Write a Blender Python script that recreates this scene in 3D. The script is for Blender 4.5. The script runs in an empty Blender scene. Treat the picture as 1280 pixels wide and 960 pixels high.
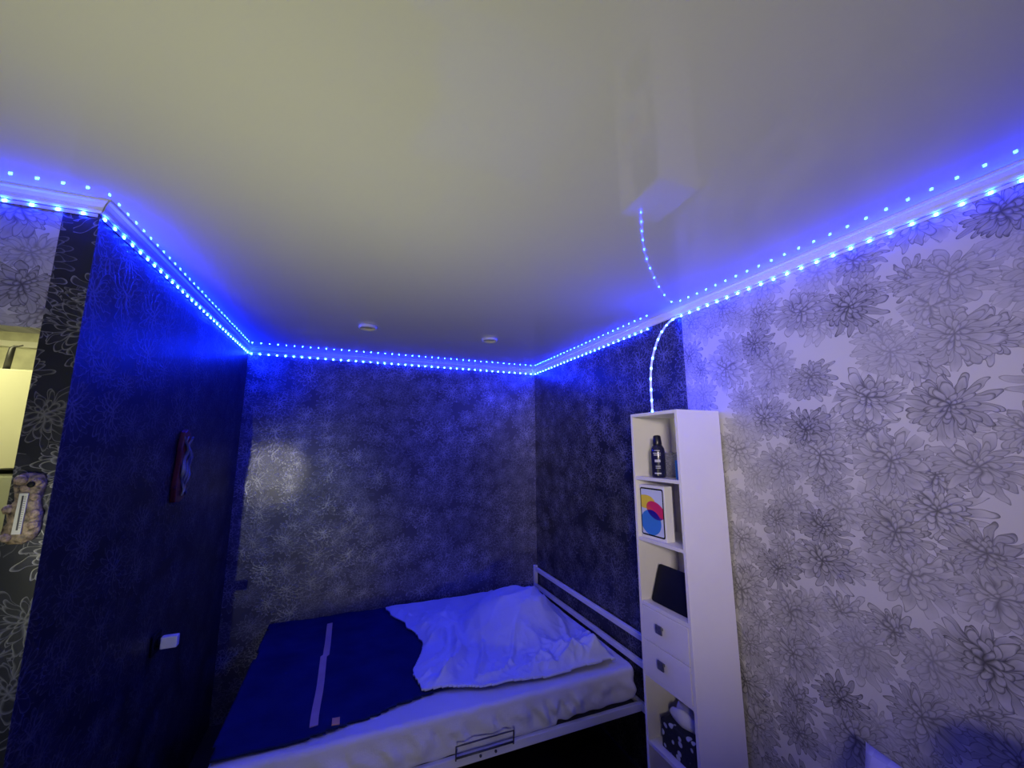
import bpy, bmesh, math, random
from mathutils import Vector, Matrix, noise
random.seed(7)
PI = math.pi
SC = bpy.context.scene
COL = SC.collection

# ---------------------------------------------------------------- camera
H = 1.7675
F, YAW, PITCH, ROLL = 494.55, math.radians(21.99), math.radians(9.105), math.radians(-0.116)
cy, sy, cp, sp = math.cos(YAW), math.sin(YAW), math.cos(PITCH), math.sin(PITCH)
fw = Vector((sy*cp, cy*cp, sp)); rt = Vector((cy, -sy, 0)); up = rt.cross(fw)
r2 = math.cos(ROLL)*rt + math.sin(ROLL)*up; u2 = -math.sin(ROLL)*rt + math.cos(ROLL)*up
cam_d = bpy.data.cameras.new('camera'); cam = bpy.data.objects.new('camera', cam_d); COL.objects.link(cam)
M = Matrix((r2, u2, -fw)).transposed().to_4x4(); M.translation = Vector((0, 0, H)); cam.matrix_world = M
cam_d.sensor_fit = 'HORIZONTAL'; cam_d.sensor_width = 36; cam_d.lens = F/1280*36
cam_d.clip_start = 0.02
SC.camera = cam

# ---------------------------------------------------------------- world, exposure, added fill lights, kitchen lamp
w = bpy.data.worlds.new('night'); SC.world = w; w.use_nodes = True
w.node_tree.nodes['Background'].inputs[0].default_value = (0.5, 0.5, 0.6, 1)
w.node_tree.nodes['Background'].inputs[1].default_value = 0.02
SC.view_settings.view_transform = 'Standard'; SC.view_settings.look = 'None'
SC.view_settings.gamma = 1; SC.view_settings.use_curve_mapping = False
SC.view_settings.exposure = 0.0
LED_STRENGTH = 1400.0
LED_COLOR = (0.003, 0.016, 1.0)

def area(name, loc, target, size, size_y, power, color, spread=180):
    d = bpy.data.lights.new(name, 'AREA'); d.shape = 'RECTANGLE'; d.size = size; d.size_y = size_y
    d.energy = power; d.color = color; d.spread = math.radians(spread)
    o = bpy.data.objects.new(name, d); COL.objects.link(o); o.location = loc
    o.rotation_euler = (Vector(target)-Vector(loc)).to_track_quat('-Z', 'Y').to_euler(); return o
def spot(name, loc, target, angle, blend, radius, power, color):
    d = bpy.data.lights.new(name, 'SPOT'); d.spot_size = math.radians(angle); d.spot_blend = blend
    d.shadow_soft_size = radius; d.energy = power; d.color = color
    o = bpy.data.objects.new(name, d); COL.objects.link(o); o.location = loc
    o.rotation_euler = (Vector(target)-Vector(loc)).to_track_quat('-Z', 'Y').to_euler(); return o
area('ceiling_fill', (-0.95, 0.0, 0.8), (0.22, 1.25, 2.5), 0.4, 0.3, 5.8, (1.0, 0.99, 0.52), 80)  # unseen soft light beside the camera, added to brighten the ceiling
spot('shelf_fill', (-0.92, -1.7, 2.20), (1.58, 1.42, 1.80), 40, 1.0, 0.25, 290, (1.0, 0.88, 0.76))  # no lamp known here: spot added for the shelf and right wall
spot('back_wall_fill', (-0.86, -1.9, 1.3), (-0.40, 3.38, 1.22), 22, 1.0, 0.02, 62, (0.92, 1.0, 0.86))  # unseen spot behind the camera, added to lift the back wall
spot('patch_fill', (-0.86, -1.9, 1.5), (-0.52, 3.38, 1.58), 6.2, 0.9, 0.02, 150, (1.0, 0.95, 0.80))  # added narrow beam, stands in for doorway light on the back wall
spot('mattress_fill', (-0.80, -1.2, 0.42), (0.25, 2.0, 0.40), 34, 1.0, 0.10, 44, (1.0, 0.95, 0.86))  # added low spot, like bounced light, brightens the mattress front
area('kitchen_lamp', (-1.7, 2.05, 2.44), (-1.7, 2.05, 0), 0.5, 0.5, 11, (1.0, 0.95, 0.42))

# ---------------------------------------------------------------- node helpers
def new_mat(name):
    m = bpy.data.materials.new(name); m.use_nodes = True
    nt = m.node_tree; return m, nt, nt.nodes['Principled BSDF']
def plain(name, col, rough=0.5, metal=0.0, spec=0.5, var=0.0, scale=8, bump=0.0, bscale=60, trans=0, coat=0):
    m, nt, b = new_mat(name)
    b.inputs['Base Color'].default_value = (*col, 1); b.inputs['Roughness'].default_value = rough
    b.inputs['Metallic'].default_value = metal; b.inputs['Specular IOR Level'].default_value = spec
    b.inputs['Transmission Weight'].default_value = trans; b.inputs['Coat Weight'].default_value = coat
    tc = nt.nodes.new('ShaderNodeTexCoord')
    if var > 0:
        n = nt.nodes.new('ShaderNodeTexNoise'); n.inputs['Scale'].default_value = scale; n.inputs['Detail'].default_value = 4
        nt.links.new(tc.outputs['Object'], n.inputs['Vector'])
        r = nt.nodes.new('ShaderNodeValToRGB')
        r.color_ramp.elements[0].position = .3; r.color_ramp.elements[1].position = .7
        r.color_ramp.elements[0].color = (*[c*(1-var) for c in col], 1)
        r.color_ramp.elements[1].color = (*[min(1, c*(1+var)) for c in col], 1)
        nt.links.new(n.outputs['Fac'], r.inputs[0]); nt.links.new(r.outputs[0], b.inputs['Base Color'])
    if bump > 0:
        n = nt.nodes.new('ShaderNodeTexNoise'); n.inputs['Scale'].default_value = bscale; n.inputs['Detail'].default_value = 3
        nt.links.new(tc.outputs['Object'], n.inputs['Vector'])
        bp = nt.nodes.new('ShaderNodeBump'); bp.inputs['Strength'].default_value = bump; bp.inputs['Distance'].default_value = .004
        nt.links.new(n.outputs['Fac'], bp.inputs['Height']); nt.links.new(bp.outputs[0], b.inputs['Normal'])
    return m
class X:                                    # tiny expression helper that writes Math nodes
    nt = None
    def __init__(s, v): s.v = v
    @staticmethod
    def op(o, *a, clamp=False):
        n = X.nt.nodes.new('ShaderNodeMath'); n.operation = o; n.use_clamp = clamp
        for i, q in enumerate(a):
            q = q.v if isinstance(q, X) else q
            if isinstance(q, (int, float)): n.inputs[i].default_value = q
            else: X.nt.links.new(q, n.inputs[i])
        return X(n.outputs[0])
    def __add__(s, o): return X.op('ADD', s, o)
    __radd__ = __add__
    def __sub__(s, o): return X.op('SUBTRACT', s, o)
    def __rsub__(s, o): return X.op('SUBTRACT', o, s)
    def __mul__(s, o): return X.op('MULTIPLY', s, o)
    __rmul__ = __mul__
    def __truediv__(s, o): return X.op('DIVIDE', s, o)
    def fract(s): return X.op('FRACT', s)
    def floor(s): return X.op('FLOOR', s)
    def abs(s): return X.op('ABSOLUTE', s)
    def lt(s, o): return X.op('LESS_THAN', s, o)
    def gt(s, o): return X.op('GREATER_THAN', s, o)
    def max(s, o): return X.op('MAXIMUM', s, o)
    def min(s, o): return X.op('MINIMUM', s, o)
    def pw(s, o): return X.op('POWER', s, o)
    def clamp(s): return X.op('ADD', s, 0.0, clamp=True)
def lerp(a, b, t): return a + (b-a)*t
def vec(x, y):
    n = X.nt.nodes.new('ShaderNodeCombineXYZ')
    for i, q in enumerate((x, y)): X.nt.links.new(q.v, n.inputs[i])
    return n.outputs[0]
def sep(sock):
    n = X.nt.nodes.new('ShaderNodeSeparateXYZ'); X.nt.links.new(sock, n.inputs[0])
    return [X(n.outputs[i]) for i in range(3)]

def flower_layer(x, y, jitter, lw):
    """line drawing of chrysanthemum heads: returns line, shade, covered"""
    nt = X.nt
    v = nt.nodes.new('ShaderNodeTexVoronoi'); v.voronoi_dimensions = '2D'; v.feature = 'F1'
    v.inputs['Scale'].default_value = 1; v.inputs['Randomness'].default_value = jitter
    p = vec(x, y); nt.links.new(p, v.inputs['Vector'])
    px, py, _ = sep(v.outputs['Position']); cr, cg, cb = sep(v.outputs['Color'])
    nz = nt.nodes.new('ShaderNodeTexNoise'); nz.inputs['Scale'].default_value = 3.2; nz.inputs['Detail'].default_value = 1
    nt.links.new(p, nz.inputs['Vector']); n1, n2, _ = sep(nz.outputs['Color'])
    dx = x-px+(n1-.5)*.22; dy = (y-py+(n2-.5)*.22)
    dy = dy*(1.0+cb*.35)
    r = X.op('SQRT', dx*dx+dy*dy); th = X.op('ARCTAN2', dy, dx)*(1/(2*PI))
    line = X.op('ADD', 0.0, 0.0); shade = X.op('ADD', 0.0, 0.0); cov = X.op('ADD', 0.0, 0.0)
    rings = [(.62, 15), (.50, 14), (.38, 12), (.26, 9), (.14, 6)]
    size = .82+cg*.36
    for k, (R, n) in enumerate(rings):
        a = th*float(n)+cr*7.3+k*.37
        u = a.fract()-.5
        wn = nt.nodes.new('ShaderNodeTexWhiteNoise'); wn.noise_dimensions = '2D'
        nt.links.new(vec(X.op('MODULO', a.floor()+20*n, float(n)), cr*31+k*3.1), wn.inputs['Vector'])
        jit = X(wn.outputs['Value'])
        uu = u.abs()*2
        tip = size*R*(.76+jit*.38)*(1.0-uu.pw(1.9)*.52)
        ins = r.lt(tip)
        arc = r*(2*PI/n)*(.5-u.abs())
        edge = (tip-r).min(arc*1.25+r.gt(0.8*R*1.3)*0)
        ln = (1.0-edge*(1/lw)).clamp()
        rin = R-.14
        sh = (1.0-(r-rin)*(1/.17)).clamp()
        mid = (1.0-(u.abs()*10)).clamp()*.18*sh
        line = lerp(line, ln, ins); shade = lerp(shade, sh*.55+mid, ins); cov = cov.max(ins)
    tone = .40+cr*.60
    return line*tone, shade*tone, cov

def floral_group():
    g = bpy.data.node_groups.new('chrysanthemum_print', 'ShaderNodeTree')
    g.interface.new_socket('UV', in_out='INPUT', socket_type='NodeSocketVector')
    for s in ('Line', 'Shade', 'Cover'): g.interface.new_socket(s, in_out='OUTPUT', socket_type='NodeSocketFloat')
    gi = g.nodes.new('NodeGroupInput'); go = g.nodes.new('NodeGroupOutput'); X.nt = g
    x, y, _ = sep(gi.outputs[0])
    l1, s1, c1 = flower_layer(x*5.4+3.3, y*5.4+8.1, .62, .042)
    l2, s2, c2 = flower_layer(x*6.2+31.7, y*6.2+17.9, .75, .050)
    l = lerp(l2*.85, l1, c1); s = lerp(s2*.7, s1, c1); c = c1.max(c2*.7)
    for i, q in enumerate((l, s, c)): g.links.new(q.v, go.inputs[i])
    return g
FLORAL = floral_group()
def wallpaper(name, ground, ink, shade, cover, axis, rough=.5, metal=0.0, spec=.5, noise_amt=.12, bump=.25, ink_amt=.8):
    m, nt, b = new_mat(name); X.nt = nt
    tc = nt.nodes.new('ShaderNodeTexCoord'); a = sep(tc.outputs['Object'])
    uv = vec(a[axis], a[2])
    g = nt.nodes.new('ShaderNodeGroup'); g.node_tree = FLORAL; nt.links.new(uv, g.inputs[0])
    def mix(fac, c1, c2):
        n = nt.nodes.new('ShaderNodeMix'); n.data_type = 'RGBA'
        nt.links.new(fac.v, n.inputs[0])
        for i, c in ((6, c1), (7, c2)):
            if isinstance(c, tuple): n.inputs[i].default_value = (*c, 1)
            else: nt.links.new(c, n.inputs[i])
        return n.outputs[2]
    ln, sh, cv = X(g.outputs[0]), X(g.outputs[1]), X(g.outputs[2])
    c = mix(cv, ground, cover); c = mix(sh, c, shade); c = mix((ln*ink_amt).clamp(), c, ink)
    nz = nt.nodes.new('ShaderNodeTexNoise'); nz.inputs['Scale'].default_value = 2.2; nz.inputs['Detail'].default_value = 3
    nt.links.new(uv, nz.inputs['Vector'])
    hv = nt.nodes.new('ShaderNodeHueSaturation'); nt.links.new(c, hv.inputs['Color'])
    nt.links.new((X(nz.outputs['Fac'])*(2*noise_amt)+(1-noise_amt)).v, hv.inputs['Value'])
    nt.links.new(hv.outputs[0], b.inputs['Base Color'])
    b.inputs['Roughness'].default_value = rough; b.inputs['Specular IOR Level'].default_value = spec
    nt.links.new((ln*metal+cv*metal*.35).clamp().v, b.inputs['Metallic'])
    bp = nt.nodes.new('ShaderNodeBump'); bp.inputs['Strength'].default_value = bump; bp.inputs['Distance'].default_value = .002
    nt.links.new(ln.v, bp.inputs['Height']); nt.links.new(bp.outputs[0], b.inputs['Normal'])
    return m
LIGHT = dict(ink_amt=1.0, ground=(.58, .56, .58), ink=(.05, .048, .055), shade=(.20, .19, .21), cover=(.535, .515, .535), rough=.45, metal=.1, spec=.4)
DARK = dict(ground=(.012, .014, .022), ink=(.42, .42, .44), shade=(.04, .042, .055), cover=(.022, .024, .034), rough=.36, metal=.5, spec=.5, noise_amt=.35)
DARKB = dict(DARK, cover=(.13, .13, .15), shade=(.10, .10, .12), ink=(.60, .60, .62), ground=(.085, .085, .10), noise_amt=.6)  # same paper with raised tones, part of the back wall's light is colour
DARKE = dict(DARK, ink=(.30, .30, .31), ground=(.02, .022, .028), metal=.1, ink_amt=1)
M_light_x = wallpaper('silver_white_floral_paper_x', axis=1, **LIGHT)
M_light_y = wallpaper('silver_white_floral_paper_y', axis=0, **LIGHT)
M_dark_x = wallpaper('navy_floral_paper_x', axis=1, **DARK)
M_dark_y = wallpaper('navy_floral_paper_y', axis=0, **DARKE)
DARKP = dict(DARK, ink=(.14, .14, .15), ground=(.006, .007, .012), cover=(.010, .011, .018), shade=(.016, .016, .024), metal=.1, rough=.42, spec=.3)  # same paper darkened, puts the partition's shade into the colour
M_dark_p = wallpaper('navy_floral_paper_shaded', axis=1, **DARKP)
M_dark_b = wallpaper('navy_floral_paper_lit', axis=0, **DARKB)
M_ceil = plain('satin_stretch_ceiling', (.66, .66, .64), rough=.04, spec=.5)
M_white = plain('white_paint', (.78, .78, .80), rough=.45, var=.02)
M_lam = plain('white_laminate', (.80, .77, .80), rough=.38, var=.02, scale=5)
M_metal = plain('white_powder_coat', (.72, .72, .76), rough=.35, var=.03)
M_floor = plain('dark_laminate_floor', (.045, .03, .025), rough=.35, var=.3, scale=5)
M_sheet = plain('white_cotton_sheet', (.74, .73, .74), rough=.9, spec=.1, bump=.3, bscale=180, var=.03)
M_duvet = plain('pale_cotton_duvet', (.66, .68, .84), rough=.9, spec=.1, bump=.3, bscale=150, var=.05)
M_navy = plain('navy_fleece_blanket', (.008, .016, .075), rough=.95, spec=.1, bump=.6, bscale=220, var=.25, scale=5)
M_stripe = plain('beige_ribbon_stripe', (.50, .34, .30), rough=.8, var=.08)
M_orange = plain('orange_fabric_label', (.75, .38, .18), rough=.8, var=.05)
M_black = plain('matte_black_plastic', (.006, .007, .009), rough=.6, spec=.25, var=.1)
M_dkmetal = plain('dark_grey_metal', (.09, .09, .11), rough=.4, metal=.6, var=.1)
M_chrome = plain('brushed_chrome', (.55, .55, .6), rough=.25, metal=1, var=.05)
M_dkchrome = plain('dull_chrome', (.16, .16, .19), rough=.4, metal=.7, var=.3, scale=60)
M_plastic = plain('white_plastic', (.75, .73, .76), rough=.4, var=.02)
M_tape = plain('white_strip_tape', (.70, .72, .80), rough=.5, var=.03)

def led_material():
    m = bpy.data.materials.new('blue_led'); m.use_nodes = True; nt = m.node_tree
    nt.nodes.clear(); e = nt.nodes.new('ShaderNodeEmission'); o = nt.nodes.new('ShaderNodeOutputMaterial')
    e.inputs[0].default_value = (*LED_COLOR, 1); e.inputs[1].default_value = LED_STRENGTH
    nt.links.new(e.outputs[0], o.inputs[0]); return m
M_led = led_material()

# ---------------------------------------------------------------- geometry helpers
def obj(name, bm, mat, parent=None, smooth=False, bevel=0, sub=0):
    me = bpy.data.meshes.new(name); bmesh.ops.recalc_face_normals(bm, faces=bm.faces); bm.to_mesh(me); bm.free()
    me.materials.append(mat)
    if smooth:
        for p in me.polygons: p.use_smooth = True
    o = bpy.data.objects.new(name, me); COL.objects.link(o)
    if parent: o.parent = parent
    if bevel:
        b = o.modifiers.new('bevel', 'BEVEL'); b.width = bevel; b.segments = 2; b.limit_method = 'ANGLE'
    if sub:
        s = o.modifiers.new('sub', 'SUBSURF'); s.levels = sub; s.render_levels = sub
    return o
def tag(o, label, cat, group=None, kind=None):
    if label: o['label'] = label
    if cat: o['category'] = cat
    if group: o['group'] = group
    if kind: o['kind'] = kind
    return o
def thing(name, loc, label, cat, rz=0, group=None):
    o = bpy.data.objects.new(name, None); o.empty_display_size = .05; COL.objects.link(o)
    o.location = loc; o.rotation_euler = (0, 0, rz); return tag(o, label, cat, group)
def box(bm, x0, x1, y0, y1, z0, z1):
    m = Matrix.Translation(((x0+x1)/2, (y0+y1)/2, (z0+z1)/2)) @ Matrix.Diagonal((x1-x0, y1-y0, z1-z0, 1))
    bmesh.ops.create_cube(bm, size=1, matrix=m)
def B(*a):
    bm = bmesh.new(); box(bm, *a); return bm
def tube(bm, pts, r, seg=8, closed=False):
    pts = [Vector(p) for p in pts]; n = len(pts); rings = []
    ref = None
    for i, p in enumerate(pts):
        a = pts[i-1] if (i > 0 or closed) else p; b = pts[(i+1) % n] if (i < n-1 or closed) else p
        t = (b-a).normalized()
        if ref is None: ref = t.orthogonal().normalized()
        ref = (ref-t*ref.dot(t)).normalized(); q = t.cross(ref)
        rr = r[i] if isinstance(r, (list, tuple)) else r
        rings.append([bm.verts.new(p+(ref*math.cos(2*PI*k/seg)+q*math.sin(2*PI*k/seg))*rr) for k in range(seg)])
    for i in range(n if closed else n-1):
        A, C = rings[i], rings[(i+1) % n]
        for k in range(seg): bm.faces.new((A[k], A[(k+1) % seg], C[(k+1) % seg], C[k]))
    if not closed:
        bm.faces.new(rings[0][::-1]); bm.faces.new(rings[-1])
def lathe(bm, prof, seg=24, center=(0, 0, 0)):
    cx, cy_, cz = center; rings = []
    for r, z in prof:
        rings.append([bm.verts.new((cx+r*math.cos(2*PI*k/seg), cy_+r*math.sin(2*PI*k/seg), cz+z)) for k in range(seg)])
    for A, C in zip(rings, rings[1:]):
        for k in range(seg): bm.faces.new((A[k], A[(k+1) % seg], C[(k+1) % seg], C[k]))
    bm.faces.new(rings[0][::-1]); bm.faces.new(rings[-1])
def prism(bm, outline, d0, d1, axis='y'):
    def P(a, b, d): return {'y': (a, d, b), 'x': (d, a, b), 'z': (a, b, d)}[axis]
    A = [bm.verts.new(P(a, b, d0)) for a, b in outline]; C = [bm.verts.new(P(a, b, d1)) for a, b in outline]
    n = len(outline); bm.faces.new(A); bm.faces.new(C[::-1])
    for k in range(n): bm.faces.new((A[k], A[(k+1) % n], C[(k+1) % n], C[k]))
def rrect(w, h, r, seg=5, cx=0, cz=0):
    o = []
    for qx, qz, a0 in ((1, 1, 0), (-1, 1, 90), (-1, -1, 180), (1, -1, 270)):
        for k in range(seg+1):
            a = math.radians(a0+90*k/seg); o.append((cx+qx*(w/2-r)+r*math.cos(a), cz+qz*(h/2-r)+r*math.sin(a)))
    return o
def ns(x, y, z=0): return noise.noise(Vector((x, y, z)))

# ---------------------------------------------------------------- the setting
XW, YB, XL, YA, ZC = 1.600, 3.38, -0.740, 1.485, 2.50
XK = -0.822                     # kitchen side of the partition
def struct(name, bm, mat, label=None):
    return tag(obj(name, bm, mat), label, None, kind='structure')
struct('floor', B(-3.1, 1.75, -2.9, 3.6, -.08, 0), M_floor, 'dark laminate floor seen under the bed')
struct('ceiling', B(-3.1, 1.75, -2.9, 3.6, ZC, ZC+.08), M_ceil, 'satin white stretch ceiling that mirrors the blue lights')
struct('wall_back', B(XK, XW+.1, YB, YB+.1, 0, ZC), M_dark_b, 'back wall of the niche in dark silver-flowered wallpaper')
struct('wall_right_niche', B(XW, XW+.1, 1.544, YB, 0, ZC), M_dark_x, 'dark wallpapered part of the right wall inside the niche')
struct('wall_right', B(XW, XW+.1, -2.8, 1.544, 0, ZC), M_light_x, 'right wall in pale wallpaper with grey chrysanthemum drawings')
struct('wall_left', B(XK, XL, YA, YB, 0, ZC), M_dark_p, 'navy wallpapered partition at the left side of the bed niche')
bm = B(XK, XL, YA-.0015, YA-.0002, 0, 2.468)
struct('wall_left_end', bm, M_dark_y, 'narrow dark flowered end face of the partition')
struct('wall_header', B(-3.0, XK, YA, YA+.08, 2.10, ZC), M_light_y, 'pale flowered wall above the kitchen opening')
struct('wall_front_left', B(-3.0, -1.75, YA, YA+.08, 0, 2.10), M_light_y)
struct('wall_far_left', B(-3.1, -3.0, -2.8, 3.6, 0, ZC), M_light_x)
struct('wall_rear', B(-3.0, XW, -2.9, -2.8, 0, ZC), M_light_y)
M_ktile = plain('marbled_kitchen_wall', (.62, .62, .52), rough=.35, var=.35, scale=7)
struct('wall_kitchen', B(-3.0, XK, 2.87, 2.95, 0, ZC), M_ktile, 'marbled wall of the yellow-lit kitchen behind the opening')
struct('trim_5', B(-3.0, XK, 2.845, 2.87, 2.295, 2.325), M_white, 'pale ledge high on the kitchen wall')

def cornice(name, p0, p1, n0, n1, label):
    """profile swept from p0 to p1; n0/n1 the mitred outward directions at the ends"""
    prof = [(0, 2.4665), (.008, 2.4665), (.012, 2.471), (.016, 2.481), (.024, 2.490), (.033, 2.494), (.036, 2.4995), (0, 2.4995)]
    bm = bmesh.new()
    A = [bm.verts.new((p0[0]+n0[0]*d, p0[1]+n0[1]*d, z)) for d, z in prof]
    C = [bm.verts.new((p1[0]+n1[0]*d, p1[1]+n1[1]*d, z)) for d, z in prof]
    bm.faces.new(A); bm.faces.new(C[::-1])
    for k in range(len(prof)): bm.faces.new((A[k], A[(k+1) % 8], C[(k+1) % 8], C[k]))
    return struct(name, bm, M_white, label)
cornice('trim_1', (-3.0, YA), (XL-.003, YA), (0, -1), (.9, -1), 'white cornice above the kitchen opening')
cornice('trim_2', (XL, YA), (XL, YB), (1, -1), (1, -1), 'white cornice along the partition')
cornice('trim_3', (XL, YB), (XW, YB), (1, -1), (-1, -1), 'white cornice along the back wall')
cornice('trim_4', (XW, YB), (XW, -2.8), (-1, -1), (-1, 0), 'white cornice along the right wall')

# ---------------------------------------------------------------- LED strips
def led_mesh():
    bm = bmesh.new(); s, h = .0040, .0030
    v = [bm.verts.new((x*s, y*s, 0)) for x, y in ((-1, -1), (1, -1), (1, 1), (-1, 1))]
    t = [bm.verts.new((x*s*.75, y*s*.75, h)) for x, y in ((-1, -1), (1, -1), (1, 1), (-1, 1))]
    bm.faces.new(t)
    for k in range(4): bm.faces.new((v[k], v[(k+1) % 4], t[(k+1) % 4], t[k]))
    me = bpy.data.meshes.new('led'); bmesh.ops.recalc_face_normals(bm, faces=bm.faces); bm.to_mesh(me); bm.free()
    me.materials.append(M_led); return me
LED = led_mesh()
def resample(pts, step, start):
    out = []; acc = -start; d = 0
    for (a, na), (b, nb) in zip(pts, pts[1:]):
        L = (b-a).length
        while acc+L >= 0+1e-9 and True:
            t = -acc/L if L > 0 else 0
            if t > 1: break
            out.append((a.lerp(b, t), na.lerp(nb, t).normalized())); acc -= step
        acc += L
    return out
def strip(name, path, label, start=.02, step=.0556):
    """path: list of (point, outward normal); points sit on the wall surface"""
    pts = [(Vector(p), Vector(n).normalized()) for p, n in path]
    root = thing(name, pts[0][0], label, 'light', group='blue light strips')
    o0 = pts[0][0]; bm = bmesh.new(); rows = []
    for i, (p, n) in enumerate(pts):
        a = pts[max(0, i-1)][0]; b = pts[min(len(pts)-1, i+1)][0]; t = (b-a).normalized()
        up_ = n.cross(t).normalized()*.005
        k = 1/max(.5, abs(n.length)); q = p-o0
        rows.append([bm.verts.new(q+up_), bm.verts.new(q-up_), bm.verts.new(q-up_+n*.0016*k), bm.verts.new(q+up_+n*.0016*k)])
    for A, C in zip(rows, rows[1:]):
        for k in range(4): bm.faces.new((A[k], A[(k+1) % 4], C[(k+1) % 4], C[k]))
    bm.faces.new(rows[0]); bm.faces.new(rows[-1][::-1])
    obj('tape', bm, M_tape, root)
    for p, n in resample(pts, step, start):
        l = bpy.data.objects.new('led', LED); COL.objects.link(l); l.parent = root
        l.location = p-o0+n*.0018; l.rotation_euler = n.to_track_quat('Z', 'Y').to_euler()
    return root
ZL = 2.4580; e = .0012
strip('led_strip', [((-1.75, YA-e-.002, ZL), (0, -1, 0)), ((XL-.004, YA-e-.002, ZL), (0, -1, 0))],
      'blue light strip under the cornice above the kitchen opening', .028)
strip('led_strip', [((XL+e, YA+.004, ZL), (1, 0, 0)), ((XL+e, YB-.010, ZL), (1, 0, 0)), ((XL+.010, YB-e, ZL), (0, -1, 0)), ((XW-.010, YB-e, ZL), (0, -1, 0)),
      ((XW-e, YB-.010, ZL), (-1, 0, 0)), ((XW-e, 1.80, ZL), (-1, 0, 0))],
      'long blue light strip running round the three walls of the bed niche', .012)
cur = [(1.42, 1.602, 1.934), (1.419, 1.602, 2.00), (1.418, 1.601, 2.08), (1.419, 1.598, 2.14), (1.426, 1.594, 2.20), (1.440, 1.590, 2.255), (1.462, 1.588, 2.31),
       (1.492, 1.590, 2.36), (1.530, 1.592, 2.405), (1.568, 1.595, 2.440), (1.590, 1.580, ZL)]
path = [(p, (-.55, -.8, -.15 if p[2] > 2.2 else 0)) for p in cur] + [((XW-e-.0015, 1.54, ZL), (-1, 0, 0)), ((XW-e, 1.40, ZL), (-1, 0, 0)), ((XW-e, -1.6, ZL), (-1, 0, 0))]
strip('led_strip', path, 'blue light strip curving up from the white shelf, then along the right wall', .014)

# ---------------------------------------------------------------- ceiling spots
for i, (x, lab) in enumerate(((.057, 'small unlit round ceiling fitting nearer the partition'), (.839, 'small unlit round ceiling fitting nearer the right wall'))):
    t = thing('ceiling_spotlight', (x, 2.484, ZC), lab, 'ceiling light', group='round ceiling fittings over the bed')
    bm = bmesh.new(); seg = 28
    prof = [(.040, 0), (.052, 0), (.054, -.008), (.051, -.016), (.045, -.019), (.040, -.014), (.038, -.002)]
    rings = [[bm.verts.new((r*math.cos(2*PI*k/seg), r*math.sin(2*PI*k/seg), z)) for k in range(seg)] for r, z in prof]
    for a in range(len(prof)):
        A, C = rings[a], rings[(a+1) % len(prof)]
        for k in range(seg): bm.faces.new((A[k], A[(k+1) % seg], C[(k+1) % seg], C[k]))
    obj('ring', bm, M_plastic, t, smooth=True)
    bm = bmesh.new(); lathe(bm, [(.037, -.001), (.036, -.006), (.022, -.009), (.004, -.010)], 20)
    obj('lens', bm, plain('frosted_lens', (.5, .5, .55), rough=.3), t, smooth=True)

# ---------------------------------------------------------------- bed
bed = thing('bed', (.57, 2.68, 0), 'white metal bed frame with a low open headboard against the right wall', 'bed')
def bo(name, bm, mat, **k):
    for v in bm.verts: v.co -= Vector((.57, 2.68, 0))
    return obj(name, bm, mat, bed, **k)
X0, X1, Y0, Y1 = -.46, 1.592, 1.985, 3.375
bo('side_rail', B(X0, X1-.02, Y0, Y0+.025, .337, .377), M_metal, bevel=.003)
bo('side_rail', B(X0, X1-.02, Y1-.025, Y1, .337, .377), M_metal, bevel=.003)
bo('foot_rail', B(X0, X0+.025, Y0+.025, Y1-.025, .337, .377), M_metal, bevel=.003)
bo('base_panel', B(X0+.025, X1-.05, Y0+.025, Y1-.025, .350, .374), M_dkmetal)
for x in (X0+.02,):
    for y in (Y0+.022, Y1-.022):
        bm = bmesh.new(); box(bm, x-.018, x+.018, y-.018, y+.018, 0, .337); bo('leg', bm, M_metal)
for x in (.37, 1.25):
    bm = bmesh.new(); tube(bm, [(x, 2.62, 0), (x, 2.62, .35)], .018, 12); bo('support_leg', bm, M_dkmetal, smooth=True)
hb = bmesh.new()
for y in (1.915, Y1-.016):
    bo('headboard_post', B(1.560, X1, y-.016, y+.016, 0, .742), M_metal, bevel=.004)
bo('headboard_rail', B(1.564, 1.588, 1.931, Y1-.032, .698, .730), M_metal, bevel=.004)
bo('headboard_rail', B(1.564, 1.588, 1.931, Y1-.032, .337, .377), M_metal, bevel=.004)
bo('headboard_rail', B(1.564, 1.588, 1.931, Y1-.032, .560, .592), M_metal, bevel=.004)
bm = bmesh.new(); tube(bm, [(.522, 1.978, .372), (.521, 1.975, .430), (.56, 1.974, .432), (.76, 1.974, .432), (.803, 1.975, .430), (.803, 1.978, .372)], .0035, 8)
tube(bm, [(.522, 1.976, .383), (.803, 1.976, .383)], .0045, 8)
bo('mattress_stop', bm, M_dkmetal, smooth=True)
for x in (.64, .715):
    bm = bmesh.new(); tube(bm, [(x, 1.979, .360), (x, 1.987, .360)], .006, 8); bo('bolt', bm, M_dkmetal, smooth=True)

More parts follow.
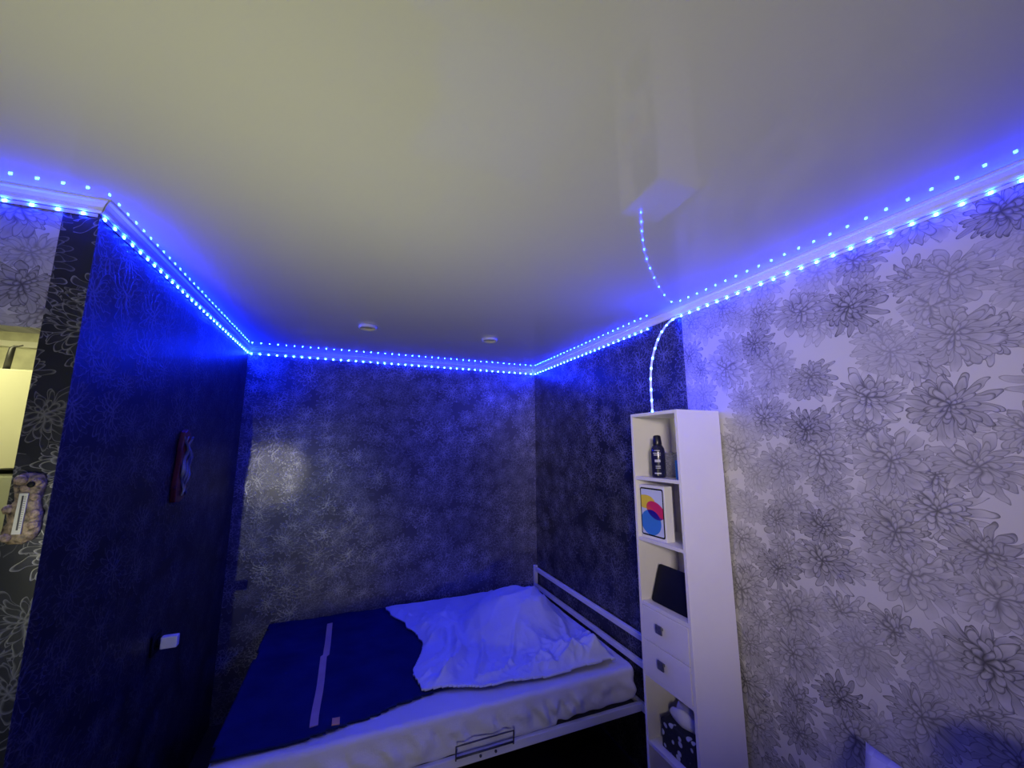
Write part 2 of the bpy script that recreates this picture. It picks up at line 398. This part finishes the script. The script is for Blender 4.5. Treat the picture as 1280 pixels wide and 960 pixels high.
# mattress in its white fitted sheet
def mattress():
    bm = bmesh.new(); nx = 220; x0, x1 = -.44, 1.555; rows = []
    def ytop(x): return 0
    for i in range(nx+1):
        x = x0+(x1-x0)*i/nx
        hem = .379+max(0, ns(x*9, 3))*.012+(.018+.012*ns(x*14, 7) if x > 1.05 else 0)
        pr = []
        for k in range(9):                                   # near face, hem to shoulder
            t = k/8; z = hem+(.525-hem)*t
            f = math.sin(PI*min(1, t*1.1))
            w_ = .006*math.sin(x*38+2.5*ns(x*5, t*2)+t*1.8)+.012*ns(x*13+t*2.2, t*1.5, 2)+.010*ns(x*34+t*4, t*1.3, 5)
            if .95 < x < 1.25: w_ += .006*math.sin(x*95+t*6)
            pr.append((2.005-w_*f*1.7-.008*f, z))
        for k in range(1, 6):
            a = PI/2*k/5; pr.append((2.005+.03*(1-math.cos(a)), .525+.026*math.sin(a)+.005*ns(x*16, 9)))
        for k in range(1, 13):
            y = 2.035+(3.335-2.035)*k/12; pr.append((y, .551+.004*ns(x*4, y*4)+.003*ns(x*11, y*9)))
        for k in range(1, 6):
            a = PI/2*k/5; pr.append((3.335+.03*math.sin(a), .525+.026*math.cos(a)))
        pr.append((3.368, .379))
        endr = min(1, (x-x0)/.03, (x1-x)/.03); s = 1-.5*(1-math.sqrt(max(0, 1-(1-endr)**2)))*.1
        rows.append([bm.verts.new((x, 2.68+(y-2.68)*s, .46+(z-.46)*s)) for y, z in pr])
    for A, C in zip(rows, rows[1:]):
        for k in range(len(A)-1): bm.faces.new((A[k], A[k+1], C[k+1], C[k]))
        bm.faces.new((A[-1], A[0], C[0], C[-1]))
    bm.faces.new(rows[0]); bm.faces.new(rows[-1][::-1])
    o = obj('mattress', bm, M_sheet, smooth=True)
    return tag(o, 'mattress in a wrinkled white fitted sheet on the bed frame', 'mattress')
mattress()

# height fields for the bedding
def navy_h(x, y): return .5615+.006*(ns(x*3.3, y*3.3, 4)+1)+.006*abs(ns(x*7, y*5, 8))+.004*ns(x*15, y*15, 1)
def sheetgrid(name, mat, inside, hfun, xr, yr, nx, ny, thick, parent=None):
    bm = bmesh.new(); V = {}
    for i in range(nx+1):
        for j in range(ny+1):
            x = xr[0]+(xr[1]-xr[0])*i/nx; y = yr[0]+(yr[1]-yr[0])*j/ny
            V[i, j] = (x, y)
    T = {}
    def g(i, j):
        if (i, j) not in T:
            x, y = V[i, j]; h = hfun(x, y)
            T[i, j] = (bm.verts.new((x, y, h)), bm.verts.new((x, y, h-thick)))
        return T[i, j]
    cells = {(i, j) for i in range(nx) for j in range(ny) if inside(*[(a+b)/2 for a, b in zip(V[i, j], V[i+1, j+1])])}
    for i, j in cells:
        q = [g(i, j), g(i+1, j), g(i+1, j+1), g(i, j+1)]
        bm.faces.new([a[0] for a in q]); bm.faces.new([a[1] for a in q][::-1])
        for (di, dj), (a, b) in (((0, -1), (0, 1)), ((1, 0), (1, 2)), ((0, 1), (2, 3)), ((-1, 0), (3, 0))):
            if (i+di, j+dj) not in cells: bm.faces.new((q[a][0], q[a][1], q[b][1], q[b][0]))
    return obj(name, bm, mat, parent, smooth=True)
def near_edge(x): return 2.055+.16*max(0, min(1, (x+.1)/.7))+.012*ns(x*9, 1)
bl = sheetgrid('navy_blanket', M_navy, lambda x, y: y > near_edge(x) and x < .72+.05*ns(y*4, 0) and x > -.445+.012*ns(y*6, 2),
               navy_h, (-.46, .80), (2.03, 3.362), 105, 111, .009)
tag(bl, 'dark navy blanket with a beige stripe lying over the left two thirds of the bed', 'blanket')
def ribbon(name, mat, pts, wd):
    bm = bmesh.new(); rows = []
    for x, y in pts:
        a = []
        for k in range(4):
            xx = x-wd/2+wd*k/3; a.append((bm.verts.new((xx, y, navy_h(xx, y)+.003)), bm.verts.new((xx, y, navy_h(xx, y)-.001))))
        rows.append(a)
    for A, C in zip(rows, rows[1:]):
        for k in range(3):
            bm.faces.new((A[k][0], A[k+1][0], C[k+1][0], C[k][0])); bm.faces.new((A[k][1], C[k][1], C[k+1][1], A[k+1][1]))
        bm.faces.new((A[0][0], C[0][0], C[0][1], A[0][1])); bm.faces.new((A[3][0], A[3][1], C[3][1], C[3][0]))
    for A in (rows[0], rows[-1]): bm.faces.new([q[0] for q in A]+[q[1] for q in A][::-1])
    return obj(name, bm, mat, bl, smooth=False)
ribbon('stripe', M_stripe, [(-.073+.012*ns(y*2.5, 3)+(.012 if y > 2.75 else 0), y) for y in [2.115+1.10*k/60 for k in range(61)]], .034)['label'] = 'thin beige ribbon stripe'
ribbon('fabric_label', M_orange, [(.010, 2.09+.055*k/6) for k in range(7)], .032)['label'] = 'small orange label'

def sm(a, b, t):
    t = max(0, min(1, (t-a)/(b-a))); return t*t*(3-2*t)
def duvet_h(x, y):
    wx = x+.06*ns(x*3, y*3, 11); wy = y+.06*ns(x*3, y*3, 23)
    ax, ay = (wx-1.16)/(.34 if wx > 1.16 else .50), (wy-2.72)/(.50 if wy > 2.72 else .46)
    q = math.sqrt(ax*ax+ay*ay); mound = .185*(1-sm(.30, 1.0, q))
    u = wx*.62+wy*.78; v = -wx*.78+wy*.62
    ridge = lambda k: (1-min(1, abs(k)*3.4))**1.3
    long_ = .060*ridge(ns(u*1.6, v*3.6, 5))+.034*ridge(ns(u*2.6+3, v*7.0, 14))
    small = .014*ridge(ns(x*9, y*9, 31))+.008*ridge(ns(x*19, y*19, 41))
    rim = sm(.55, 1.15, q)
    near = 1-sm(2.15, 2.45, y)
    thin = .016*sm(1.0, .5, x)
    base = navy_h(x, y)+.013+.003*ns(x*14, y*14, 6)
    back = 1-.6*sm(3.02, 3.2, y)
    h = .578-thin+mound+back*(long_*(.30+.70*rim)+small*(.15+.6*rim+.9*near*sm(.6, 1.0, x)))+.010*ns(x*5, y*5, 2)
    d = min(x-duvet_left(y), duvet_right(y)-x, y-duvet_low(x), 3.335-y)
    t = sm(-.01, .085, d)
    return max(base, base+(h-base)*t)
def duvet_left(y): return .44+.13*ns(y*2.6, 5.5)+.03*ns(y*7, 2.5)-.08*sm(3.0, 3.2, y)
def duvet_right(y): return 1.505+.02*ns(y*5, 1)-.04*sm(2.5, 2.15, y)
def duvet_low(x): return 2.075+.022*ns(x*5, 8)+.12*max(0, 1-(x-.40)/.5)
def duvet_in(x, y): return duvet_left(y) < x < duvet_right(y) and duvet_low(x) < y < 3.335
dv = sheetgrid('duvet', M_duvet, duvet_in, duvet_h, (.15, 1.53), (2.05, 3.345), 200, 188, .010)
tag(dv, 'pale crumpled duvet heaped at the head of the bed', 'bedding')

# pillow below the headboard, mostly under the duvet
def cushion(bm, w, l, h, n=18, loc=(0, 0, 0), rot=Matrix.Identity(3), pw=2.6, wr=.004):
    top = {}; bot = {}
    for i in range(n+1):
        for j in range(n+1):
            a, b = -1+2*i/n, -1+2*j/n
            hh = h/2*(max(0, 1-abs(a)**pw)*max(0, 1-abs(b)**pw))**.5
            pin = 1-.06*(a*a*(1-b*b)+b*b*(1-a*a))*1.2
            px, py = a*w/2*(1-.05*(1-b*b)*0+0)*pin, b*l/2*pin
            nz_ = wr*ns(px*20, py*20, 3)*(hh > 0)
            top[i, j] = bm.verts.new(rot @ Vector((px, py, hh+nz_))+Vector(loc))
            bot[i, j] = top[i, j] if i in (0, n) or j in (0, n) else bm.verts.new(rot @ Vector((px, py, -hh+nz_))+Vector(loc))
    for i in range(n):
        for j in range(n):
            bm.faces.new((top[i, j], top[i+1, j], top[i+1, j+1], top[i, j+1]))
            f = (bot[i, j], bot[i, j+1], bot[i+1, j+1], bot[i+1, j])
            try: bm.faces.new(f)
            except ValueError: pass

# ---------------------------------------------------------------- shelf unit
SX0, SX1, SY0, SY1, ST = 1.333, 1.588, 1.352, 1.668, 1.934
sh = thing('shelf_unit', (1.46, 1.51, 0), 'tall narrow white shelf unit with open compartments and two drawers by the right wall', 'shelf')
def so(name, bm, mat, parent=sh, **k):
    for v in bm.verts: v.co -= Vector((1.46, 1.51, 0))
    return obj(name, bm, mat, parent, **k)
so('side_panel', B(SX0, SX1, SY0, SY0+.016, 0, ST-.016), M_lam, bevel=.0012)
so('side_panel', B(SX0, SX1, SY1-.016, SY1, 0, ST-.016), M_lam, bevel=.0012)
so('top_panel', B(SX0, SX1, SY0, SY1, ST-.016, ST), M_lam, bevel=.0012)
so('back_panel', B(SX1-.012, SX1-.006, SY0+.016, SY1-.016, .05, ST-.016), M_lam)
for z in (1.624, 1.338, 1.047, .740, .453, .166, .06):
    so('shelf_board', B(SX0+.001, SX1-.012, SY0+.016, SY1-.016, z-.016, z), M_lam, bevel=.001)
so('plinth', B(SX0+.02, SX0+.035, SY0+.016, SY1-.016, 0, .044), M_lam)
for z0, z1 in ((.884, 1.029), (.742, .881)):
    d = so('drawer', B(SX0-.002, SX0+.014, SY0+.019, SY1-.019, z0, z1), M_lam, bevel=.0015)
    bm = bmesh.new(); zc = (z0+z1)/2+.012; yc = 1.52
    box(bm, SX0-.018, SX0-.002, yc-.006, yc+.006, zc-.006, zc+.006)
    box(bm, SX0-.026, SX0-.018, yc-.018, yc+.018, zc-.018, zc+.018)
    k = so('knob', bm, M_dkchrome, d, bevel=.002); k['label'] = 'square metal knob'

# bottle
t = thing('bottle', (1.378, 1.535, 1.624), 'dark navy bottle with pale lettering standing in the top compartment', 'bottle')
bm = bmesh.new(); lathe(bm, [(.026, 0), (.031, .003), (.033, .012), (.033, .120), (.030, .138), (.022, .152), (.016, .156)], 28)
obj('body', bm, plain('navy_gloss_plastic', (.012, .012, .05), rough=.25, coat=.3), t, smooth=True)
bm = bmesh.new(); lathe(bm, [(.021, .154), (.0215, .158), (.0175, .194), (.014, .199), (.006, .201)], 24)
obj('cap', bm, plain('black_gloss_cap', (.008, .008, .025), rough=.3), t, smooth=True)
def label_band(z0, z1, a0, a1, n=8):
    bm = bmesh.new(); r0, r1 = .0331, .0336; R = []
    for k in range(n+1):
        a = math.radians(a0+(a1-a0)*k/n); c, s = math.cos(a), math.sin(a)
        R.append([bm.verts.new((r*c, r*s, z)) for r, z in ((r0, z0), (r1, z0), (r1, z1), (r0, z1))])
    for A, C in zip(R, R[1:]):
        for k in range(4): bm.faces.new((A[k], A[(k+1) % 4], C[(k+1) % 4], C[k]))
    bm.faces.new(R[0]); bm.faces.new(R[-1][::-1]); return bm
M_lab = plain('pale_print', (.45, .45, .62), rough=.5)
for z0, z1, a0, a1 in ((.126, .129, 200, 245), (.112, .117, 190, 250), (.104, .108, 195, 250), (.073, .085, 200, 246), (.052, .056, 205, 245), (.044, .047, 205, 245), (.018, .024, 195, 248)):
    obj('label_print', label_band(z0, z1, a0, a1), M_lab, t)

# crumpled clear bag, blue box
def crumple(bm, sx, sy_, sz, amp, seed, sub=4):
    r = bmesh.ops.create_icosphere(bm, subdivisions=sub, radius=1)
    for v in r['verts']:
        n = v.co.normalized(); q = 1+amp*(abs(noise.noise(n*3+Vector((seed, 0, 0))))*2-.5)+amp*.5*noise.noise(n*7+Vector((seed, 3, 0)))
        s = (abs(n.x)**4+abs(n.y)**4+abs(n.z)**4)**-.25
        v.co = Vector((n.x*sx*q*s, n.y*sy_*q*s, max(0, sz+n.z*sz*q*s)))
bm = bmesh.new(); crumple(bm, .038, .080, .056, .20, 4)
gl = plain('clear_plastic_film', (.30, .30, .42), rough=.12, spec=.8, trans=0)
nt = gl.node_tree; b_ = nt.nodes['Principled BSDF']; tr = nt.nodes.new('ShaderNodeBsdfTransparent'); mx = nt.nodes.new('ShaderNodeMixShader')
mx.inputs[0].default_value = .50; nt.links.new(tr.outputs[0], mx.inputs[1]); nt.links.new(b_.outputs[0], mx.inputs[2])
nt.links.new(mx.outputs[0], nt.nodes['Material Output'].inputs[0])
o = obj('plastic_bag', bm, gl, smooth=False); o.location = (1.468, 1.552, 1.6245)
tag(o, 'crumpled clear plastic bag behind the dark bottle in the top compartment', 'bag')
bm = B(-.035, .035, -.016, .016, 0, .085)
o = obj('carton', bm, plain('bright_blue_card', (.02, .13, .40), rough=.4, var=.1), bevel=.002); o.location = (1.388, 1.387, 1.6242)
tag(o, 'small bright blue carton at the near side of the top compartment', 'box')

# tablet box
def screen_mat():
    m, nt, b = new_mat('tablet_picture'); X.nt = nt
    tc = nt.nodes.new('ShaderNodeTexCoord'); _, y, z = sep(tc.outputs['Object'])
    # y: + away from camera (left in view), z up; centre 0
    def ell(cy_, cz, ry, rz, tilt=0.0):
        c, s = math.cos(tilt), math.sin(tilt); dy, dz = y-cy_, z-cz
        a = (dy*c+dz*s)*(1/ry); b2 = (dz*c-dy*s)*(1/rz)
        return (60*(1.0-(a*a+b2*b2))).clamp()
    def mix(fac, c1, c2):
        n = nt.nodes.new('ShaderNodeMix'); n.data_type = 'RGBA'; nt.links.new(fac.v, n.inputs[0])
        if isinstance(c1, tuple): n.inputs[6].default_value = (*c1, 1)
        else: nt.links.new(c1, n.inputs[6])
        if isinstance(c2, tuple): n.inputs[7].default_value = (*c2, 1)
        else: nt.links.new(c2, n.inputs[7])
        return n.outputs[2]
    c = (.62, .66, .85)
    blue = ell(.010, -.048, .066, .058); yel = ell(.040, .045, .062, .032); red = ell(-.022, .010, .060, .038, .35)
    c = mix(yel, c, (.85, .62, .06)); c = mix(blue, c, (.05, .22, .68))
    rg = mix((z*(-28)+y*20+.7).clamp(), (.70, .03, .12), (.72, .12, .05))
    c = mix(red, c, rg); c = mix(red.min(blue), c, (.02, .01, .30)); c = mix((red.min((z*(-60)+.0+y*14).clamp())), c, (.03, .02, .32))
    nt.links.new(c, b.inputs['Base Color']); b.inputs['Roughness'].default_value = .35
    return m
t = thing('tablet_box', (1.350, 1.5615, 1.338), 'white tablet box with a picture of coloured discs standing in the second compartment', 'box', rz=math.radians(2))
M_card = plain('white_card', (.80, .78, .80), rough=.5, var=.02)
obj('carton', B(0, .048, -.0815, .0815, 0, .248), M_card, t, bevel=.002)
bm = bmesh.new(); prism(bm, rrect(.150, .222, .010, cz=0), -.0010, -.0002, 'x'); o = obj('printed_bezel', bm, M_black, t); o.location = (0, .002, .124)
bm = bmesh.new(); prism(bm, rrect(.138, .208, .006, cz=0), -.0016, -.0011, 'x'); o = obj('printed_picture', bm, screen_mat(), t); o.location = (0, .002, .124)
o['label'] = 'picture with yellow, red and blue discs'
t = thing('jar', (1.455, 1.398, 1.338), 'small dark jar with a pale lid beside the tablet box', 'jar')
bm = bmesh.new(); lathe(bm, [(.020, 0), (.024, .004), (.024, .075), (.018, .085)], 20); obj('body', bm, M_black, t, smooth=True)
bm = bmesh.new(); lathe(bm, [(.020, .085), (.021, .088), (.021, .112), (.018, .115)], 20); obj('lid', bm, M_plastic, t, smooth=True)

# black laptop leaning in the third compartment
t = thing('laptop', (1.372, 1.507, 1.048), 'black closed laptop leaning back in the compartment above the drawers', 'laptop')
t.rotation_euler = (0, math.radians(20), 0)
bm = bmesh.new(); prism(bm, rrect(.235, .170, .012, cz=.085), 0, .010, 'x'); obj('base', bm, M_black, t, bevel=.001)
bm = bmesh.new(); prism(bm, rrect(.233, .168, .012, cz=.085), -.0055, -.0008, 'x'); obj('lid', bm, plain('satin_black', (.004, .005, .009), rough=.55, spec=.2), t, bevel=.001)

# tissue box with flowered cover
def spots_mat():
    m, nt, b = new_mat('black_flowered_fabric'); tc = nt.nodes.new('ShaderNodeTexCoord')
    v = nt.nodes.new('ShaderNodeTexVoronoi'); v.inputs['Scale'].default_value = 26; nt.links.new(tc.outputs['Object'], v.inputs['Vector'])
    r = nt.nodes.new('ShaderNodeValToRGB'); r.color_ramp.elements[0].color = (.50, .52, .58, 1); r.color_ramp.elements[1].color = (.012, .014, .022, 1)
    r.color_ramp.elements[0].position = .26; r.color_ramp.elements[1].position = .34
    nt.links.new(v.outputs['Distance'], r.inputs[0]); nt.links.new(r.outputs[0], b.inputs['Base Color']); b.inputs['Roughness'].default_value = .85
    return m
t = thing('tissue_box', (1.43, 1.502, .453), 'black tissue box cover with pale flowers in the lowest visible compartment', 'tissue box')
bm = B(-.065, .065, -.10, .10, 0, .118); bmesh.ops.subdivide_edges(bm, edges=bm.edges, cuts=6, use_grid_fill=True)
for v in bm.verts: v.co += Vector((ns(v.co.y*20, v.co.z*20, 1), ns(v.co.x*20, v.co.z*20, 2), 0))*.006*(v.co.z > .001)
obj('cover', bm, spots_mat(), t, smooth=False, bevel=.006)
bm = bmesh.new(); rows = []; n = 22
for i in range(9):
    z = .114+.075*i/8; r0 = .022+.024*math.sin(PI*(i/8)**.8*.82)
    rows.append([bm.verts.new((.8*r0*math.cos(2*PI*k/n)*(1+.2*math.sin(4*PI*k/n+i*.2)), -.010+1.7*r0*math.sin(2*PI*k/n)*(1+.3*math.sin(6*PI*k/n))+.030, z*.9+.002+.016*math.sin(4*PI*k/n+1)*i/8)) for k in range(n)])
for A, C in zip(rows, rows[1:]):
    for k in range(n): bm.faces.new((A[k], A[(k+1) % n], C[(k+1) % n], C[k]))
c0 = bm.verts.new((0, .02, .168)); 
for k in range(n): bm.faces.new((rows[-1][k], rows[-1][(k+1) % n], c0))
bm.faces.new(rows[0][::-1])
obj('tissue', bm, plain('white_tissue', (.75, .74, .76), rough=.9), t, smooth=True)

# ---------------------------------------------------------------- thermometer ornament on the partition end
t = thing('wall_thermometer', (-.781, YA-.002, 1.612), 'mottled beige shell ornament with a white thermometer on the partition end', 'thermometer', )
t.rotation_euler = (0, math.radians(0), 0)
out = [(-.018, .088), (.004, .090), (.022, .083), (.031, .066), (.028, .045), (.024, .028), (.026, .010), (.034, -.012), (.032, -.034), (.034, -.056), (.026, -.076), (.004, -.088),
       (-.022, -.086), (-.037, -.072), (-.036, -.052), (-.028, -.036), (-.033, -.012), (-.030, .008), (-.022, .022), (-.024, .044), (-.030, .066), (-.027, .082)]
bm = bmesh.new(); rings = []
for s, d in ((1.0, 0), (1.03, .004), (1.0, .010), (.90, .015), (.72, .0185), (.45, .020), (.15, .0205)):
    rings.append([bm.verts.new((x*s+.0016*ns(x*120, z*120, d*90), -d-.0022*ns(x*150, z*150, s*4)*(d > .001), z*s+.0016*ns(z*130, x*130, s))) for x, z in out])
for A, C in zip(rings, rings[1:]):
    for k in range(len(out)): bm.faces.new((A[k], A[(k+1) % len(out)], C[(k+1) % len(out)], C[k]))
bm.faces.new(rings[0]); bm.faces.new(rings[-1])
M_shell = plain('mottled_shell', (.25, .19, .13), rough=.5, var=.85, scale=75, bump=.9, bscale=140)
obj('shell_body', bm, M_shell, t, smooth=True)
M_pink = plain('pinkish_shell', (.30, .22, .18), rough=.45, var=.6, scale=130, bump=.8, bscale=200)
for x, z, r in ((.023, -.014, .013), (-.028, .0, .012), (.024, -.042, .012), (-.014, .074, .014), (.018, .030, .010), (-.022, -.070, .012), (.018, .068, .011), (-.002, .052, .012)):
    bm = bmesh.new(); bmesh.ops.create_icosphere(bm, subdivisions=2, radius=r)
    for v in bm.verts: v.co = Vector((v.co.x*(1+.3*ns(v.co.z*200, x*90)), v.co.y*.5, v.co.z*(1+.25*ns(v.co.x*200, z*90))))+Vector((x, -.0165, z))
    obj('shell', bm, M_pink, t, smooth=True)
bm = B(-.0085, .0085, -.0240, -.0205, -.062, .040); bmesh.ops.rotate(bm, verts=bm.verts, cent=(0, 0, 0), matrix=Matrix.Rotation(math.radians(1), 3, 'Y'))
pl = obj('thermometer_plate', bm, plain('thermometer_white', (.72, .72, .66), rough=.5), t)
bm = B(-.0016, .0016, -.0252, -.0240, -.052, .034); obj('tube', bm, M_dkmetal, pl)
bm = bmesh.new()
for k in range(15): box(bm, .0025, .0062, -.0246, -.0240, -.046+k*.0055-.0005, -.046+k*.0055+.0005)
obj('scale_marks', bm, M_dkmetal, pl)
bm = bmesh.new(); bmesh.ops.create_uvsphere(bm, u_segments=12, v_segments=8, radius=.008)
for v in bm.verts: v.co = Vector((v.co.x, v.co.y*.4, v.co.z))+Vector((.010, -.0225, .062))
obj('hollow_shade', bm, M_black, t, smooth=True)  # raised black bead standing in for the shade inside a hollow

# ---------------------------------------------------------------- socket and wooden hanging on the partition
t = thing('wall_socket', (XL+.0005, 2.315, .932), 'black wall socket on the navy partition behind the white charger', 'socket')
bm = bmesh.new(); prism(bm, rrect(.085, .085, .008), 0, .009, 'x'); obj('plate', bm, M_black, t, bevel=.002)
bm = bmesh.new(); seg = 20
R = [[bm.verts.new((d, rr*math.cos(2*PI*k/seg), rr*math.sin(2*PI*k/seg))) for k in range(seg)] for rr, d in ((.026, .009), (.026, .0125), (.0225, .0125), (.0215, .0098), (.004, .0096))]
for A, C in zip(R, R[1:]):
    for k in range(seg): bm.faces.new((A[k], A[(k+1) % seg], C[(k+1) % seg], C[k]))
bm.faces.new(R[-1]); obj('socket_well', bm, M_black, t)
t = thing('charger', (XL+.013, 2.315, .932), 'small white plug-in charger sticking out of the dark partition', 'charger')
bm = bmesh.new(); tube(bm, [(.0, 0, 0), (.012, 0, 0)], .018, 16); obj('plug', bm, M_black, t, smooth=True)
obj('body', B(.012, .072, -.016, .016, -.024, .024), M_plastic, t, bevel=.004)
t = thing('wall_hanging', (XL+.001, 2.33, 1.69), 'dark reddish carved wooden hanging with glossy curls on the partition', 'decoration')
M_redwood = plain('dark_red_wood', (.13, .02, .015), rough=.4, var=.3, scale=20)
bm = bmesh.new()
prism(bm, [(-.055, -.165), (-.065, -.10), (-.050, .0), (-.048, .08), (-.030, .15), (.0, .165), (.04, .145), (.052, .07), (.045, -.02), (.062, -.09), (.05, -.15), (.0, -.17)], 0, .022, 'x')
obj('backboard', bm, M_redwood, t, bevel=.004)
M_gl = plain('glossy_blue_glint', (.08, .09, .16), rough=.15, coat=1, var=.2)  # bluish tone puts the strips' blue glints into the curl colour
for dy, ph, a in ((-.018, .3, .016), (.012, 1.4, .018), (.036, 2.4, .010)):
    bm = bmesh.new(); n = 26
    tube(bm, [(.026+.006*math.sin(k*.7+ph), dy+a*math.sin(k*.42+ph), -.14+.27*k/(n-1)) for k in range(n)], [.004+.006*math.sin(PI*k/(n-1)) for k in range(n)], 10)
    obj('carved_curl', bm, M_gl, t, smooth=True)

# ---------------------------------------------------------------- kitchen things seen through the opening
t = thing('kitchen_cabinet', (-1.62, 2.685, 1.675), 'cream wall cabinet in the yellow-lit kitchen behind the opening', 'cabinet')
M_cream = plain('cream_laminate', (.78, .77, .66), rough=.35, var=.02)
obj('body', B(-.62, .45, -.165, .183, 0, .453), M_cream, t, bevel=.002)
for x0, x1 in ((-.618, -.085), (-.081, .448)): obj('door', B(x0, x1, -.187, -.167, .004, .449), M_cream, t, bevel=.003)
t = thing('hooked_pipe', (-1.512, 2.60, 2.128), 'dark hooked metal pipe standing on top of the kitchen cabinet', 'pipe')
bm = bmesh.new(); tube(bm, [(-.02, 0, .0), (-.02, 0, .006)], .022, 14); obj('foot', bm, M_dkmetal, t, smooth=True)
bm = bmesh.new(); tube(bm, [(-.02, 0, .006), (-.016, 0, .08), (-.013, 0, .112), (-.006, 0, .122), (.008, 0, .124), (.022, 0, .130)], [.012, .012, .011, .006, .003, .003], 12); obj('pipe', bm, M_dkmetal, t, smooth=True)
t = thing('kitchen_cupboard', (-1.62, 2.66, 0), 'greyish tall cupboard below the cream kitchen cabinet', 'cabinet')
M_kg = plain('grey_laminate', (.42, .44, .40), rough=.4, var=.03)
obj('body', B(-.62, .45, -.14, .205, 0, 1.655), M_kg, t, bevel=.003)
obj('door', B(-.618, .448, -.16, -.142, .08, 1.645), M_kg, t, bevel=.003)

# ---------------------------------------------------------------- bottom right: armchair, quilted pillow, black chair
t = thing('storage_bench', (1.39, .83, 0), 'low grey upholstered bench carrying the lilac pillow by the right wall', 'bench')
M_grey = plain('grey_upholstery', (.22, .22, .25), rough=.9, bump=.4, var=.1)
obj('body', B(-.17, .19, -.27, .27, .03, .40), M_grey, t, bevel=.01)
obj('lid', B(-.18, .20, -.28, .28, .402, .45), M_grey, t, bevel=.015)
for x in (-.14, .16):
    for y in (-.24, .24): obj('foot', B(x-.02, x+.02, y-.02, y+.02, 0, .03), M_black, t)
def check_mat():
    m, nt, b = new_mat('lilac_checked_cotton'); tc = nt.nodes.new('ShaderNodeTexCoord')
    mp = nt.nodes.new('ShaderNodeMapping'); mp.inputs['Rotation'].default_value = (0, 0, 0)
    ck = nt.nodes.new('ShaderNodeTexChecker'); ck.inputs['Scale'].default_value = 26
    ck.inputs[1].default_value = (.46, .46, .64, 1); ck.inputs[2].default_value = (.38, .38, .57, 1)
    nt.links.new(tc.outputs['Object'], ck.inputs[0]); nt.links.new(ck.outputs[0], b.inputs['Base Color']); b.inputs['Roughness'].default_value = .9
    return m
bm = bmesh.new(); cushion(bm, .435, .36, .12, 20, wr=.008)
o = obj('pillow', bm, check_mat(), smooth=True)
o.matrix_world = Matrix.Translation((1.415, .685, .682)) @ Matrix.Rotation(math.radians(-63), 4, 'Y')
tag(o, 'lilac checked pillow propped up by the right wall, lower right corner', 'pillow')
t = thing('office_chair', (1.20, .225, 0), 'black high-backed office chair at the lower right edge', 'chair', rz=math.radians(8))
bm = bmesh.new(); prism(bm, rrect(.44, .56, .07, 6, cz=.86), .14, .20, 'x'); obj('backrest', bm, M_black, t, bevel=.02)
bm = bmesh.new(); prism(bm, rrect(.46, .46, .07, 6), .44, .52, 'z'); obj('seat', bm, M_black, t, bevel=.02)
bm = bmesh.new(); tube(bm, [(0, 0, .07), (0, 0, .44)], .025, 14); obj('column', bm, M_dkmetal, t, smooth=True)
bm = bmesh.new(); tube(bm, [(.05, 0, .43), (.20, 0, .42), (.225, 0, .50), (.215, 0, .80)], .018, 10); obj('back_bracket', bm, M_dkmetal, t, smooth=True)
for k in range(5):
    a = 2*PI*k/5+.3; c, s = math.cos(a), math.sin(a)
    bm = bmesh.new(); tube(bm, [(0, 0, .085), (.26*c, .26*s, .058)], [.024, .014], 10); l = obj('leg', bm, M_black, t, smooth=True)
    bm = bmesh.new(); tube(bm, [(.26*c-.012*s, .26*s+.012*c, .027), (.26*c+.012*s, .26*s-.012*c, .027)], .026, 14); obj('caster', bm, M_black, l, smooth=True)
